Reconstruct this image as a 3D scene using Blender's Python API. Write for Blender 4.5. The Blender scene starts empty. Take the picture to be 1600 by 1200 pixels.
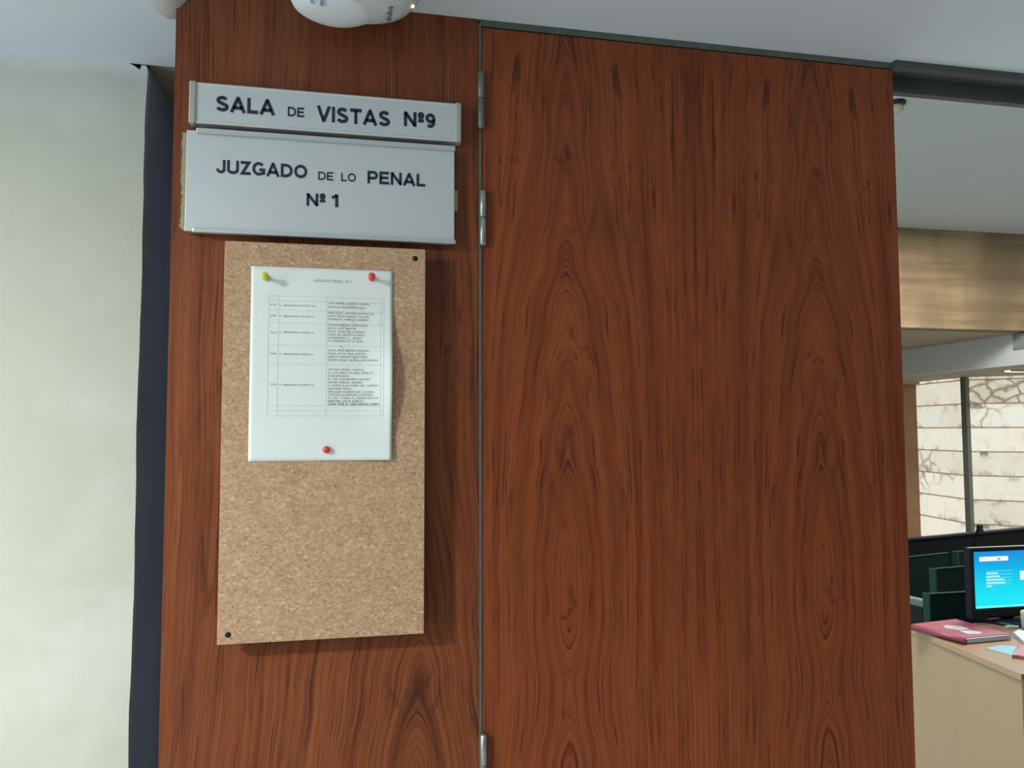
import bpy, bmesh, math, random
from mathutils import Vector, Matrix, noise
random.seed(7)
SC = bpy.context.scene
COL = SC.collection
PI = math.pi

# ------------------------------------------------------------------ camera
FPX = 1200.0
up = Vector((-60, 20050, -FPX)).normalized()
xd = Vector((5860, -54, -FPX)); xd = (xd - up * xd.dot(up)).normalized()
yd = up.cross(xd)
R = Matrix((xd, yd, up))                    # camera axes -> world axes
CAM = Vector((0, -1.22, 1.62))
cd = bpy.data.cameras.new('camera'); cam = bpy.data.objects.new('camera', cd); COL.objects.link(cam)
cd.sensor_fit = 'HORIZONTAL'; cd.sensor_width = 36; cd.lens = FPX / 1600 * 36
cd.clip_start = 0.02; cd.clip_end = 60
cam.matrix_world = Matrix.Translation(CAM) @ R.to_4x4()
SC.camera = cam

def ray(u, v): return R @ Vector((u - 800, 600 - v, -FPX))
def at(u, v, Y=0.0):
    d = ray(u, v); return CAM + d * ((Y - CAM.y) / d.y)
def atz(u, v, Z):
    d = ray(u, v); return CAM + d * ((Z - CAM.z) / d.z)
def atx(u, v, X):
    d = ray(u, v); return CAM + d * ((X - CAM.x) / d.x)

# ------------------------------------------------------------------ object helpers
def link(name, me, mat=None, parent=None, loc=None):
    o = bpy.data.objects.new(name, me); COL.objects.link(o)
    if mat is not None:
        for m in (mat if isinstance(mat, (list, tuple)) else [mat]): me.materials.append(m)
    if parent: o.parent = parent
    if loc is not None: o.location = loc
    return o
def empty(name, loc=(0, 0, 0), rz=0):
    o = bpy.data.objects.new(name, None); COL.objects.link(o); o.location = loc; o.rotation_euler.z = rz
    o.empty_display_size = .05
    return o
def tag(o, label, cat, group=None, kind=None):
    o['label'] = label; o['category'] = cat
    if group: o['group'] = group
    if kind: o['kind'] = kind
    return o
def struct(o, label=None):
    o['kind'] = 'structure'
    if label: o['label'] = label
    return o

class MB:
    def __init__(s): s.bm = bmesh.new()
    def box(s, x0, x1, y0, y1, z0, z1, M=None, mi=0):
        vs = [s.bm.verts.new((x, y, z)) for x in (x0, x1) for y in (y0, y1) for z in (z0, z1)]
        for f in ((0,1,3,2),(4,6,7,5),(0,4,5,1),(2,3,7,6),(0,2,6,4),(1,5,7,3)):
            fc = s.bm.faces.new([vs[i] for i in f]); fc.material_index = mi
        if M is not None: bmesh.ops.transform(s.bm, matrix=M, verts=vs)
        return s
    def prism(s, pts, a0, a1, axis='y', mi=0):
        """outline pts extruded between a0 and a1 on an axis (pts are the two other coordinates in xyz order)"""
        def P(p, a):
            return (a, p[0], p[1]) if axis == 'x' else (p[0], a, p[1]) if axis == 'y' else (p[0], p[1], a)
        A = [s.bm.verts.new(P(p, a0)) for p in pts]; B = [s.bm.verts.new(P(p, a1)) for p in pts]
        n = len(pts)
        for i in range(n):
            f = s.bm.faces.new((A[i], A[(i+1) % n], B[(i+1) % n], B[i])); f.material_index = mi
        s.bm.faces.new(A[::-1]).material_index = mi; s.bm.faces.new(B).material_index = mi
        return s
    def lathe(s, prof, seg=32, M=None, sup=None):
        """prof: (r, z) list, revolved about z"""
        rings = []; nv = []
        for r, z in prof:
            if r < 1e-6:
                v = s.bm.verts.new((0, 0, z)); rings.append([v]); nv.append(v)
            else:
                ring = []
                for k in range(seg):
                    a = 2*PI*k/seg; c, q = math.cos(a), math.sin(a)
                    kk = 1 if not sup else (abs(c)**sup + abs(q)**sup) ** (-1/sup)
                    v = s.bm.verts.new((r*c*kk, r*q*kk, z)); ring.append(v); nv.append(v)
                rings.append(ring)
        for A, B in zip(rings, rings[1:]):
            for k in range(seg):
                a = [A[k % len(A)], A[(k+1) % len(A)], B[(k+1) % len(B)], B[k % len(B)]]
                u = []
                for q in a:
                    if q not in u: u.append(q)
                if len(u) > 2:
                    s.bm.faces.new(u)
        if M is not None: bmesh.ops.transform(s.bm, matrix=M, verts=nv)
        return s
    def grid(s, fn, nu, nv):
        V = [[s.bm.verts.new(fn(i/nu, j/nv)) for j in range(nv+1)] for i in range(nu+1)]
        for i in range(nu):
            for j in range(nv): s.bm.faces.new((V[i][j], V[i+1][j], V[i+1][j+1], V[i][j+1]))
        return s
    def build(s, name, mat, parent=None, smooth=False, bevel=0, seg=2, loc=None):
        bmesh.ops.recalc_face_normals(s.bm, faces=s.bm.faces)
        me = bpy.data.meshes.new(name); s.bm.to_mesh(me); s.bm.free()
        if smooth:
            for p in me.polygons: p.use_smooth = True
        o = link(name, me, mat, parent, loc)
        if bevel:
            b = o.modifiers.new('bevel', 'BEVEL'); b.width = bevel; b.segments = seg; b.limit_method = 'ANGLE'
        return o

# ------------------------------------------------------------------ materials
class N:
    def __init__(s, name):
        s.m = bpy.data.materials.new(name); s.m.use_nodes = True; s.t = s.m.node_tree
        s.p = s.t.nodes['Principled BSDF']; s.out = s.t.nodes['Material Output']
    def n(s, typ, **kw):
        nd = s.t.nodes.new(typ)
        for k, v in kw.items(): setattr(nd, k, v)
        return nd
    def l(s, a, b): s.t.links.new(a, b)
    def val(s, sock, x):
        if isinstance(x, (int, float)): sock.default_value = x
        elif isinstance(x, (tuple, list)):
            sock.default_value = tuple(x) + (1,) if len(sock.default_value) == 4 and len(x) == 3 else x
        else: s.l(x, sock)
    def math(s, op, a, b=0.0, c=None, clamp=False):
        nd = s.n('ShaderNodeMath', operation=op); nd.use_clamp = clamp
        s.val(nd.inputs[0], a); s.val(nd.inputs[1], b)
        if c is not None: s.val(nd.inputs[2], c)
        return nd.outputs[0]
    def comb(s, x, y, z):
        nd = s.n('ShaderNodeCombineXYZ'); s.val(nd.inputs[0], x); s.val(nd.inputs[1], y); s.val(nd.inputs[2], z); return nd.outputs[0]
    def noise(s, vec, scale=1, detail=2, rough=.5, dist=0):
        nd = s.n('ShaderNodeTexNoise'); nd.inputs['Scale'].default_value = scale; nd.inputs['Detail'].default_value = detail
        nd.inputs['Roughness'].default_value = rough; nd.inputs['Distortion'].default_value = dist; s.l(vec, nd.inputs['Vector']); return nd.outputs['Fac']
    def mix(s, f, a, b, mode='MIX'):
        nd = s.n('ShaderNodeMix', data_type='RGBA', blend_type=mode)
        s.val(nd.inputs[0], f); s.val(nd.inputs[6], a); s.val(nd.inputs[7], b); return nd.outputs[2]
    def sm(s, x, a, b, lo=0.0, hi=1.0):
        nd = s.n('ShaderNodeMapRange', interpolation_type='SMOOTHSTEP'); s.val(nd.inputs[0], x)
        for i, q in enumerate((a, b, lo, hi)): s.val(nd.inputs[i+1], q)
        return nd.outputs[0]
    def ramp(s, f, stops):
        nd = s.n('ShaderNodeValToRGB'); s.l(f, nd.inputs[0]); e = nd.color_ramp.elements
        while len(e) < len(stops): e.new(.5)
        for q, (p, c) in zip(e, stops): q.position = p; q.color = tuple(c) + (1,)
        return nd.outputs[0]
    def obj(s): return s.n('ShaderNodeTexCoord').outputs['Object']
    def sep(s, v):
        nd = s.n('ShaderNodeSeparateXYZ'); s.l(v, nd.inputs[0]); return nd.outputs
    def attr(s, name):
        nd = s.n('ShaderNodeAttribute'); nd.attribute_name = name; return nd.outputs['Fac']
    def bump(s, h, strength=.2, dist=.001):
        nd = s.n('ShaderNodeBump'); nd.inputs['Strength'].default_value = strength; nd.inputs['Distance'].default_value = dist
        s.l(h, nd.inputs['Height']); s.l(nd.outputs[0], s.p.inputs['Normal'])
    def base(s, c, rough=.5, metal=0.0, spec=.5):
        s.val(s.p.inputs['Base Color'], c); s.val(s.p.inputs['Roughness'], rough); s.val(s.p.inputs['Metallic'], metal)
        s.p.inputs['Specular IOR Level'].default_value = spec
        return s

def plain(name, c, rough=.5, metal=0.0, var=.08, scale=40, spec=.5, bump=0):
    k = N(name); o = k.obj()
    f = k.noise(o, scale, 3)
    d = tuple(x*(1-var) for x in c); l = tuple(min(1, x*(1+var)) for x in c)
    k.base(k.mix(f, d, l), rough, metal, spec)
    if bump: k.bump(f, bump, .002)
    return k.m

def emit(name, c, s=1.0):
    k = N(name); k.base((0, 0, 0), .4); k.val(k.p.inputs['Emission Color'], c); k.p.inputs['Emission Strength'].default_value = s
    return k.m

WOOD_GAIN = 1.0
def veneer(name, seed=0.0, tint=(1, 1, 1)):
    """rosewood veneer; the per-vertex 'grain' field is the distance across the grain, 'mark' are knots"""
    k = N(name); o = k.obj(); xyz = k.sep(o)
    g = k.attr('grain'); mk = k.attr('mark'); z = xyz[2]; x = xyz[0]
    def strk(gs, zs, sd, det=3, ro=.55):
        return k.noise(k.comb(k.math('MULTIPLY', g, gs), k.math('MULTIPLY', z, zs), seed+sd), 1, det, ro)
    broad = strk(30, .8, 0); mid = strk(150, 1.6, 5, 4, .6); fine = strk(620, 4, 9, 3, .6); pore = strk(1300, 45, 3, 2)
    big = k.noise(k.comb(k.math('MULTIPLY', x, 3.2), 0, k.math('MULTIPLY', z, 1.6)), 1, 2)
    t = k.math('ADD', k.math('MULTIPLY', broad, .32), k.math('ADD', k.math('MULTIPLY', mid, .34), k.math('MULTIPLY', fine, .34)))
    def T(c): return tuple(a*b*WOOD_GAIN for a, b in zip(c, tint))
    c = k.ramp(t, [(.37, T((.125, .0255, .0082))), (.46, T((.205, .0470, .0140))), (.54, T((.272, .0670, .0190))), (.65, T((.360, .096, .027)))])
    c = k.mix(k.sm(big, .35, .65, 0, .35), c, T((.215, .058, .021)))
    # thin dark growth lines that follow the grain
    def lines(gs, zs, sd, wd):
        q_ = k.math('ABSOLUTE', k.math('SUBTRACT', strk(gs, zs, sd, 2, .5), .5)); return k.sm(q_, 0.0, wd, 1, 0)
    v1 = k.sm(strk(40, 7, 41), .40, .62); v2 = k.sm(strk(70, 13, 47), .42, .62)
    ln = k.math('MAXIMUM', k.math('MULTIPLY', lines(85, .9, 21, .025), v1), k.math('MULTIPLY', lines(170, 1.3, 33, .030), v2))
    c = k.mix(k.math('MULTIPLY', ln, .74), c, T((.042, .010, .006)))
    c = k.mix(k.math('MULTIPLY', k.sm(pore, .58, .70), .40), c, T((.060, .016, .008)))
    blot = k.sm(strk(18, 3.2, 51), .58, .78, 0, .35)
    c = k.mix(blot, c, T((.080, .021, .011)))
    mn = k.math('MULTIPLY', mk, k.sm(strk(260, 40, 3), .2, .6, .7, 1), clamp=True)
    c = k.mix(k.math('MULTIPLY', mn, .95), c, T((.045, .015, .010)))
    k.base(c, .42, 0, .25)
    k.val(k.p.inputs['Roughness'], k.math('ADD', k.math('MULTIPLY', fine, .12), .36))
    k.bump(k.math('SUBTRACT', fine, k.math('MULTIPLY', ln, .5)), .12, .0006)
    return k.m

def cork():
    k = N('fibreboard_chips'); o = k.obj(); x = k.sep(o)
    st = k.comb(x[0], 0, k.math('MULTIPLY', x[2], 1.25))
    def vor(sc, rnd=1):
        nd = k.n('ShaderNodeTexVoronoi'); nd.inputs['Scale'].default_value = sc; k.l(st, nd.inputs['Vector']); return nd
    warp = k.n('ShaderNodeTexNoise'); warp.inputs['Scale'].default_value = 60; k.l(st, warp.inputs['Vector'])
    v1 = vor(230); v2 = vor(520)
    k.l(k.mix(.006, st, warp.outputs['Color'], 'ADD'), v1.inputs['Vector'])
    s1 = k.sep(v1.outputs['Color'])[0]; s2 = k.sep(v2.outputs['Color'])[1]
    n1 = k.noise(st, 28, 4, .6); n2 = k.noise(st, 600, 2)
    t = k.math('ADD', k.math('MULTIPLY', s1, .38), k.math('ADD', k.math('MULTIPLY', s2, .25), k.math('MULTIPLY', n1, .37)))
    c = k.ramp(t, [(.2, (.36, .220, .125)), (.45, (.46, .298, .178)), (.62, (.51, .345, .208)), (.85, (.60, .44, .28))])
    pale = k.sm(s1, .955, .97); dark = k.sm(s2, .985, .99); 
    c = k.mix(k.math('MULTIPLY', pale, .3), c, (.66, .53, .38))
    c = k.mix(k.math('MULTIPLY', k.sm(k.noise(st, 170, 2), .70, .76), .55), c, (.13, .06, .035))
    c = k.mix(k.math('MULTIPLY', dark, .7), c, (.12, .05, .03))
    k.base(c, .75, 0, .25); k.bump(n2, .25, .0008)
    return k.m

def onyx(z_first, z_step, seed, dk=.61):
    k = N('backlit_onyx'); o = k.obj(); x = k.sep(o)
    zz = k.math('DIVIDE', k.math('SUBTRACT', z_first, x[2]), z_step)
    row = k.math('FLOOR', zz); fr = k.math('SUBTRACT', zz, row)
    v = k.comb(k.math('ADD', x[0], k.math('MULTIPLY', row, 3.37)), seed, k.math('MULTIPLY', row, 1.7))
    vz = k.n('ShaderNodeVectorMath', operation='ADD'); k.l(v, vz.inputs[0]); k.l(k.comb(0, 0, x[2]), vz.inputs[1]); v = vz.outputs[0]
    wn = k.n('ShaderNodeTexNoise'); wn.inputs['Scale'].default_value = 6; wn.inputs['Detail'].default_value = 5; k.l(v, wn.inputs['Vector'])
    vv = k.mix(.16, v, wn.outputs['Color'], 'ADD')
    vo = k.n('ShaderNodeTexVoronoi', feature='DISTANCE_TO_EDGE'); vo.inputs['Scale'].default_value = 5.0; k.l(vv, vo.inputs['Vector'])
    mask = k.sm(k.noise(v, 1.9, 3), .50, .64)
    wh2 = k.n('ShaderNodeTexWhiteNoise', noise_dimensions='2D'); k.l(k.comb(row, seed+4.4, 0), wh2.inputs['Vector'])
    top = k.math('MULTIPLY', k.math('LESS_THAN', k.math('ABSOLUTE', row), .5), 1.0 if dk < .6 else 0.0)
    heavy = k.math('MAXIMUM', k.sm(wh2.outputs['Value'], .62, .72, .12, .75), top)
    mask = k.math('MULTIPLY', k.math('MAXIMUM', mask, top), heavy)
    vein = k.math('MULTIPLY', k.sm(vo.outputs['Distance'], 0, .13, 1, 0), mask)
    rim = k.math('ABSOLUTE', k.math('SUBTRACT', fr, .5))
    smoke = k.math('MULTIPLY', k.sm(k.noise(v, 5.5, 6, .68),   .50, .66), k.sm(rim, .22, .5, .12, 1.0))
    dark = k.math('MULTIPLY', k.sm(k.noise(v, 2.6, 6, .7), dk, dk+.08), k.sm(rim, .2, .45, .25, 1.0))
    white = k.n('ShaderNodeTexWhiteNoise', noise_dimensions='2D'); k.l(k.comb(row, seed, 0), white.inputs['Vector'])
    c = k.mix(white.outputs["Value"], (.60, .55, .40), (.93, .89, .75))
    c = k.mix(k.sm(k.noise(v, 2.5, 2), .3, .7, 0, .5), c, (.82, .84, .76))
    c = k.mix(k.math('MULTIPLY', smoke, .7), c, (.28, .20, .10))
    c = k.mix(k.math('MULTIPLY', vein, .8), c, (.17, .12, .07))
    c = k.mix(k.math('MULTIPLY', dark, .85), c, (.09, .06, .04))
    joint = k.math('MAXIMUM', k.sm(fr, .0, .05, 1, 0), k.sm(fr, .95, 1, 0, 1))
    c = k.mix(k.math('MULTIPLY', joint, .95), c, (.16, .12, .06))
    k.base((.05, .05, .04), .35); k.val(k.p.inputs['Emission Color'], c); k.p.inputs['Emission Strength'].default_value = .95
    return k.m

def brushed_timber():
    k = N('pale_timber'); o = k.obj(); x = k.sep(o)
    a = k.noise(k.comb(k.math('MULTIPLY', x[0], .8), 0, k.math('MULTIPLY', x[2], 9)), 1, 4, .6)
    b = k.noise(k.comb(k.math('MULTIPLY', x[0], 2.2), 0, k.math('MULTIPLY', x[2], .7)), 1, 2)
    c = k.ramp(a, [(.3, (.19, .128, .068)), (.5, (.29, .205, .112)), (.7, (.38, .285, .165))])
    c = k.mix(k.sm(b, .4, .6, 0, .6), c, (.16, .115, .072))
    k.base(c, .5); return k.m

def plaster():
    k = N('aged_plaster'); o = k.obj(); x = k.sep(o)
    a = k.noise(o, 2.6, 5, .6, .4); b = k.noise(o, 18, 3, .6)
    c = k.mix(k.sm(a, .35, .65), (.525, .54, .455), (.61, .64, .57))
    c = k.mix(k.sm(b, .55, .8, 0, .4), c, (.52, .53, .42))
    # mended, whiter plaster along the ceiling joint
    edge = k.math('ADD', x[2], k.math('MULTIPLY', k.noise(o, 9, 4, .6), .06))
    c = k.mix(k.sm(edge, 2.295, 2.325, 0, .8), c, (.74, .77, .76))
    k.base(c, .7, 0, .3); k.bump(k.noise(o, 10, 5, .55), .35, .006)
    return k.m

M = {}
M['door'] = veneer('rosewood_veneer', 0.0)
M['panel'] = veneer('rosewood_veneer_dark', 17.3, (.86, 1.0, 1.14))
M['cork'] = cork()
M['cork_edge'] = plain('fibreboard_edge', (.36, .25, .15), .8, var=.3, scale=300)
M['plaster'] = plaster()
M['ceil'] = plain('painted_ceiling', (.70, .78, .85), .75, var=.03, scale=5, spec=.25)
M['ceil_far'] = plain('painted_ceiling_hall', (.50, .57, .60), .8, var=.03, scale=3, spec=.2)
M['ceil_recess'] = plain('khaki_ceiling', (.30, .28, .19), .8, var=.2, scale=30)
M['jamb'] = plain('blue_grey_metal', (.44, .50, .63), .4, .0, var=.2, scale=6)
M['void'] = plain('hollow_shade', (.012, .018, .030), .9, var=.6, scale=90)  # near-black for hollows, their shade put into the colour
M['alu'] = plain('anodised_aluminium', (.60, .65, .66), .42, .35, var=.03, scale=20)
M['alu2'] = plain('brushed_aluminium_rail', (.56, .61, .62), .35, .55, var=.05, scale=60)
M['cap'] = plain('beige_plastic_cap', (.40, .42, .36), .5, var=.05)
M['foam'] = plain('khaki_foam', (.34, .34, .22), .9, var=.4, scale=250, bump=.6)
M['ink'] = plain('black_lettering', (.012, .018, .035), .5, var=.1)
M['steel'] = plain('dull_steel', (.17, .19, .16), .45, .4, var=.12, scale=80)
M['steel_new'] = plain('bright_steel', (.36, .39, .36), .35, .7, var=.1, scale=80)
M['strip'] = plain('grey_green_metal', (.13, .15, .12), .5, .3, var=.35, scale=60)
M['track'] = plain('dark_track', (.085, .100, .090), .5, .3, var=.1, scale=30)
M['paper'] = plain('white_paper', (.75, .825, .80), .85, var=.015, scale=15, spec=.2)
M['print'] = plain('grey_print', (.28, .32, .34), .8, var=.2, scale=200)
M['rule'] = plain('faint_table_rule', (.50, .56, .57), .8, var=.1, scale=100)
M['pen'] = plain('ball_pen', (.16, .19, .23), .8)
M['yellow'] = plain('yellow_plastic', (.60, .62, .03), .35)
M['red'] = plain('red_plastic', (.72, .06, .035), .35)
M['screw'] = plain('black_steel', (.02, .024, .024), .4, .6)
M['white'] = plain('white_plastic', (.80, .86, .90), .4, var=.01)
M['white2'] = plain('grey_white_plastic', (.62, .68, .72), .42, var=.01)
M['grey_print'] = plain('grey_mark', (.16, .18, .20), .5)
M['blue_print'] = plain('blue_label', (.28, .34, .50), .5)
M['led'] = emit('lit_indicator', (1.0, .80, .35), 6)
M['beam'] = brushed_timber()
M['bulk'] = plain('white_bulkhead', (.66, .72, .73), .8, var=.02, scale=3)
M['soffit'] = plain('beige_soffit', (.36, .30, .23), .75, var=.05, scale=4)
M['grille'] = plain('grey_grille', (.30, .35, .32), .6, var=.1)
M['brown'] = plain('brown_wall', (.24, .13, .060), .55, var=.22, scale=5)
M['mullion'] = plain('grey_mullion', (.15, .17, .15), .5, .3)
M['black'] = plain('black_screen_wall', (.004, .006, .007), .8, spec=.1)
M['green'] = plain('dark_green_fabric', (.004, .016, .014), .9, var=.25, scale=60, spec=.1)
M['green_lit'] = plain('green_fabric_lit', (.015, .055, .048), .7, spec=.2)  # lighter copy of the seat green, for edges that catch light
M['pale_green'] = plain('pale_green_pad', (.13, .21, .17), .6)
M['slate'] = plain('slate_blue_cushion', (.09, .15, .20), .8)
M['maple'] = plain('light_maple', (.52, .40, .25), .4, var=.06, scale=7)
M['desk_top'] = plain('desk_wood', (.24, .135, .070), .4, var=.12, scale=12)
M['bezel'] = plain('black_monitor_plastic', (.005, .009, .018), .4, spec=.25)
M['silver'] = plain('edge_highlight', (.5, .48, .42), .3, .6)
M['pink'] = plain('magenta_card', (.27, .045, .080), .5, var=.08, scale=20)
M['pink2'] = plain('dusky_pink_card', (.32, .14, .17), .6, var=.1, scale=30)
M['sheet'] = plain('white_sheet', (.46, .52, .58), .7)
M['sheet_blue'] = plain('light_blue_sheet', (.15, .32, .38), .6)
M['sticker'] = plain('grey_sticker', (.36, .40, .38), .6)
M['sticker2'] = plain('cream_blue_sticker', (.40, .42, .45), .6, var=.5, scale=40)
M['cream'] = plain('cream_plastic', (.45, .45, .33), .5)
M['floor'] = plain('grey_terrazzo', (.46, .46, .44), .4, var=.15, scale=40)
M['caulk'] = plain('grey_plaster_cap', (.40, .39, .36), .8, var=.12, scale=40, bump=.3)

# ------------------------------------------------------------------ stroke lettering
def arc(cx, cy, rx, ry, a0, a1, n=10):
    return [(cx + rx*math.cos(math.radians(a0+(a1-a0)*i/n)), cy + ry*math.sin(math.radians(a0+(a1-a0)*i/n))) for i in range(n+1)]
def glyph(ch, w):
    """polylines (closed flag) in a cell of cap height 1; w is the stroke width"""
    h = w/2; t = 1-h; m = .5; L = []
    def P(pts, closed=False): L.append((pts, closed))
    W = {'A':1.0,'B':.92,'C':.98,'D':.95,'E':.82,'F':.76,'G':1.02,'H':.92,'I':.2,'J':.70,'K':.92,'L':.74,'M':1.08,'N':.92,'O':1.06,'P':.86,
         'Q':1.06,'R':.92,'S':.86,'T':.84,'U':.92,'V':.94,'W':1.3,'X':.9,'Y':.9,'Z':.82,'º':.42,'1':.42,'9':.72,'0':.72,'2':.7,'3':.7,'4':.74,
         '5':.7,'6':.72,'7':.7,'8':.72,' ':.4,'/':.4,'.':.2,':':.2,'-':.4}.get(ch, .7)
    r = W - h
    if ch == 'A': P([(h*.6, 0), (W/2-.02, t+.02), (W/2+.02, t+.02), (W-h*.6, 0)]); P([(W*.2, .3), (W*.8, .3)])
    elif ch == 'B': P([(h, h), (h, t), (W*.55, t)] + arc(W*.55, .75-h/2, W*.3, .25-h/2, 90, -90, 6)[1:] + [(h, .5)]); P([(h, h), (W*.58, h)] + arc(W*.58, .25+h/2, W*.36-h, .25-h/2, -90, 90, 6)[1:] + [(h, .5)])
    elif ch == 'C': P(arc(W/2, .5, W/2-h, .5-h, 48, 312, 16))
    elif ch == 'D': P([(h, h), (h, t), (W*.45, t)] + arc(W*.45, .5, W*.55-h, .5-h, 90, -90, 12)[1:-1] + [(W*.45, h)], True)
    elif ch == 'E': P([(W, h), (h, h), (h, t), (W*.97, t)]); P([(h, .51), (W*.9, .51)])
    elif ch == 'F': P([(h, 0), (h, t), (W, t)]); P([(h, .5), (W*.88, .5)])
    elif ch == 'G': P(arc(W/2, .5, W/2-h, .5-h, 42, 318, 18)[:-1] + [(W-h, .2), (W-h, .44), (W*.54, .44)])
    elif ch == 'H': P([(h, 0), (h, 1)]); P([(W-h, 0), (W-h, 1)]); P([(h, .52), (W-h, .52)])
    elif ch == 'I': P([(W/2, 0), (W/2, 1)])
    elif ch == 'J': P([(W-h, 1), (W-h, .28)] + arc(W/2, .27, W/2-h, .27-h, 0, -180, 10)[1:] + [(h, .34)])
    elif ch == 'K': P([(h, 0), (h, 1)]); P([(W-h, 1), (h, .38)]); P([(W*.38, .6), (W-h, 0)])
    elif ch == 'L': P([(h, 1), (h, h), (W, h)])
    elif ch == 'M': P([(h, 0), (h, t), (W/2, .1), (W-h, t), (W-h, 0)])
    elif ch == 'N': P([(h, 0), (h, 1)]); P([(W-h, 0), (W-h, 1)]); P([(h, .93), (W-h, .07)])
    elif ch in 'O0': P(arc(W/2, .5, W/2-h, .5-h, 0, 345, 23), True)
    elif ch == 'Q': P(arc(W/2, .5, W/2-h, .5-h, 0, 345, 23), True); P([(W*.6, .25), (W, -.03)])
    elif ch == 'P': P([(h, 0), (h, t), (W*.58, t)] + arc(W*.58, .715-h/2, W*.42-h, .285-h/2, 90, -90, 8)[1:] + [(h, .43)])
    elif ch == 'R': P([(h, 0), (h, t), (W*.58, t)] + arc(W*.58, .715-h/2, W*.38-h, .285-h/2, 90, -90, 8)[1:] + [(h, .43)]); P([(W*.55, .43), (W-h*.8, 0)])
    elif ch == 'S':
        P(arc(W*.5, .735-h*.2, W*.46-h, .265-h*.8, 22, 180, 9) + arc(W*.5, .735-h*.2, W*.46-h, .265-h*.8, 200, 255, 3) +
          arc(W*.5, .27+h*.2, W*.5-h, .27-h*.8, 70, -20, 5) + arc(W*.5, .27+h*.2, W*.5-h, .27-h*.8, -30, -165, 8))
    elif ch == 'T': P([(0, t), (W, t)]); P([(W/2, 0), (W/2, t)])
    elif ch == 'U': P([(h, 1), (h, .33)] + arc(W/2, .32, W/2-h, .32-h, 180, 360, 12)[1:] + [(W-h, 1)])
    elif ch == 'V': P([(h*.6, 1), (W/2-.02, h-.02), (W/2+.02, h-.02), (W-h*.6, 1)])
    elif ch == 'W': P([(h*.6, 1), (W*.27, .04), (W/2, .93), (W*.73, .04), (W-h*.6, 1)])
    elif ch == 'X': P([(h, 0), (W-h, 1)]); P([(h, 1), (W-h, 0)])
    elif ch == 'Y': P([(h*.6, 1), (W/2, .45), (W-h*.6, 1)]); P([(W/2, .45), (W/2, 0)])
    elif ch == 'Z': P([(.02, t), (W-h*1.4, t), (h*1.4, h), (W, h)])
    elif ch == 'º': P(arc(W/2, .80, W/2-h*.75, .20-h*.55, 0, 337, 15), True); P([(0, .44), (W, .44)])
    elif ch == '1': P([(W-h, 0), (W-h, 1)]); P([(0, .70), (W-h, .92)])
    elif ch == '9': P(arc(W/2, .66, W/2-h, .34-h, 0, 345, 18), True); P([(W-h, .62)] + arc(W*.5, .42, W*.5-h, .42-h, -5, -135, 8))
    elif ch == '6': P(arc(W/2, .34, W/2-h, .34-h, 0, 345, 14), True); P([(h, .38)] + arc(W*.5, .58, W*.5-h, .42-h, 175, 45, 6))
    elif ch == '2': P(arc(W/2, .72, W/2-h, .28-h, 170, -20, 6) + [(h, h), (W, h)])
    elif ch == '3': P(arc(W/2, .74, W*.44-h, .26-h, 150, -80, 7)); P(arc(W/2, .28, W/2-h, .28-h, 80, -150, 7))
    elif ch == '4': P([(W*.7, 0), (W*.7, t), (h, .3), (W, .3)])
    elif ch == '5': P([(W*.9, t), (W*.2, t), (W*.12, .5)] + arc(W*.45, .32, W*.5-h, .32-h, 110, -150, 8))
    elif ch == '7': P([(0, t), (W-h, t), (W*.35, 0)])
    elif ch == '8': P(arc(W/2, .75, W*.42-h, .25-h*.8, 0, 330, 11), True); P(arc(W/2, .27, W/2-h, .27-h*.8, 0, 330, 11), True)
    elif ch == '/': P([(0, 0), (W, 1)])
    elif ch == '.': P([(W/2, 0), (W/2, w)])
    elif ch == ':': P([(W/2, 0), (W/2, w)]); P([(W/2, .5), (W/2, .5+w)])
    elif ch == '-': P([(0, .4), (W, .4)])
    # small letters for the maker's mark
    elif ch == 'a': W = .6; P(arc(.3, .3, .3-h, .3-h, 0, 340, 14), True); P([(W-h, 0), (W-h, .6)])
    elif ch == 'r': W = .36; P([(h, 0), (h, .6)]); P([(h, .36)] + arc(.3, .36, .2, .2, 170, 80, 5))
    elif ch == 'u': W = .56; P([(h, .6), (h, .25)] + arc(.28, .25, .28-h, .25-h, 180, 360, 8) + [(W-h, .6)])
    elif ch == 'b': W = .6; P(arc(.3, .3, .3-h, .3-h, 0, 340, 14), True); P([(h, 0), (h, 1)])
    return L, W

def ribbon(pts, closed, w):
    """mitred ribbon along a polyline -> list of left and right points"""
    n = len(pts); out = []
    for i in range(n):
        p = Vector(pts[i])
        a = Vector(pts[i-1]) if (i > 0 or closed) else None
        b = Vector(pts[(i+1) % n]) if (i < n-1 or closed) else None
        d1 = (p-a).normalized() if a is not None and (p-a).length > 1e-9 else None
        d2 = (b-p).normalized() if b is not None and (b-p).length > 1e-9 else None
        if d1 is None: d1 = d2
        if d2 is None: d2 = d1
        n1 = Vector((-d1.y, d1.x)); n2 = Vector((-d2.y, d2.x)); m = n1+n2
        if m.length < 1e-6: m = n1
        m.normalize(); k = 1/max(.45, m.dot(n1))
        out.append((p + m*k*w/2, p - m*k*w/2))
    return out

def text_geo(s, w, gap=.16):
    """ribbons of a whole string, cap height 1, from x=0; returns list of ribbons and the width"""
    x = 0; rb = []
    for ch in s:
        g, W = glyph(ch, w)
        for pts, cl in g:
            rb.append(([(Vector((a.x+x, a.y)), Vector((b.x+x, b.y))) for a, b in ribbon(pts, cl, w)], cl))
        x += W + gap
    return rb, x-gap

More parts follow.
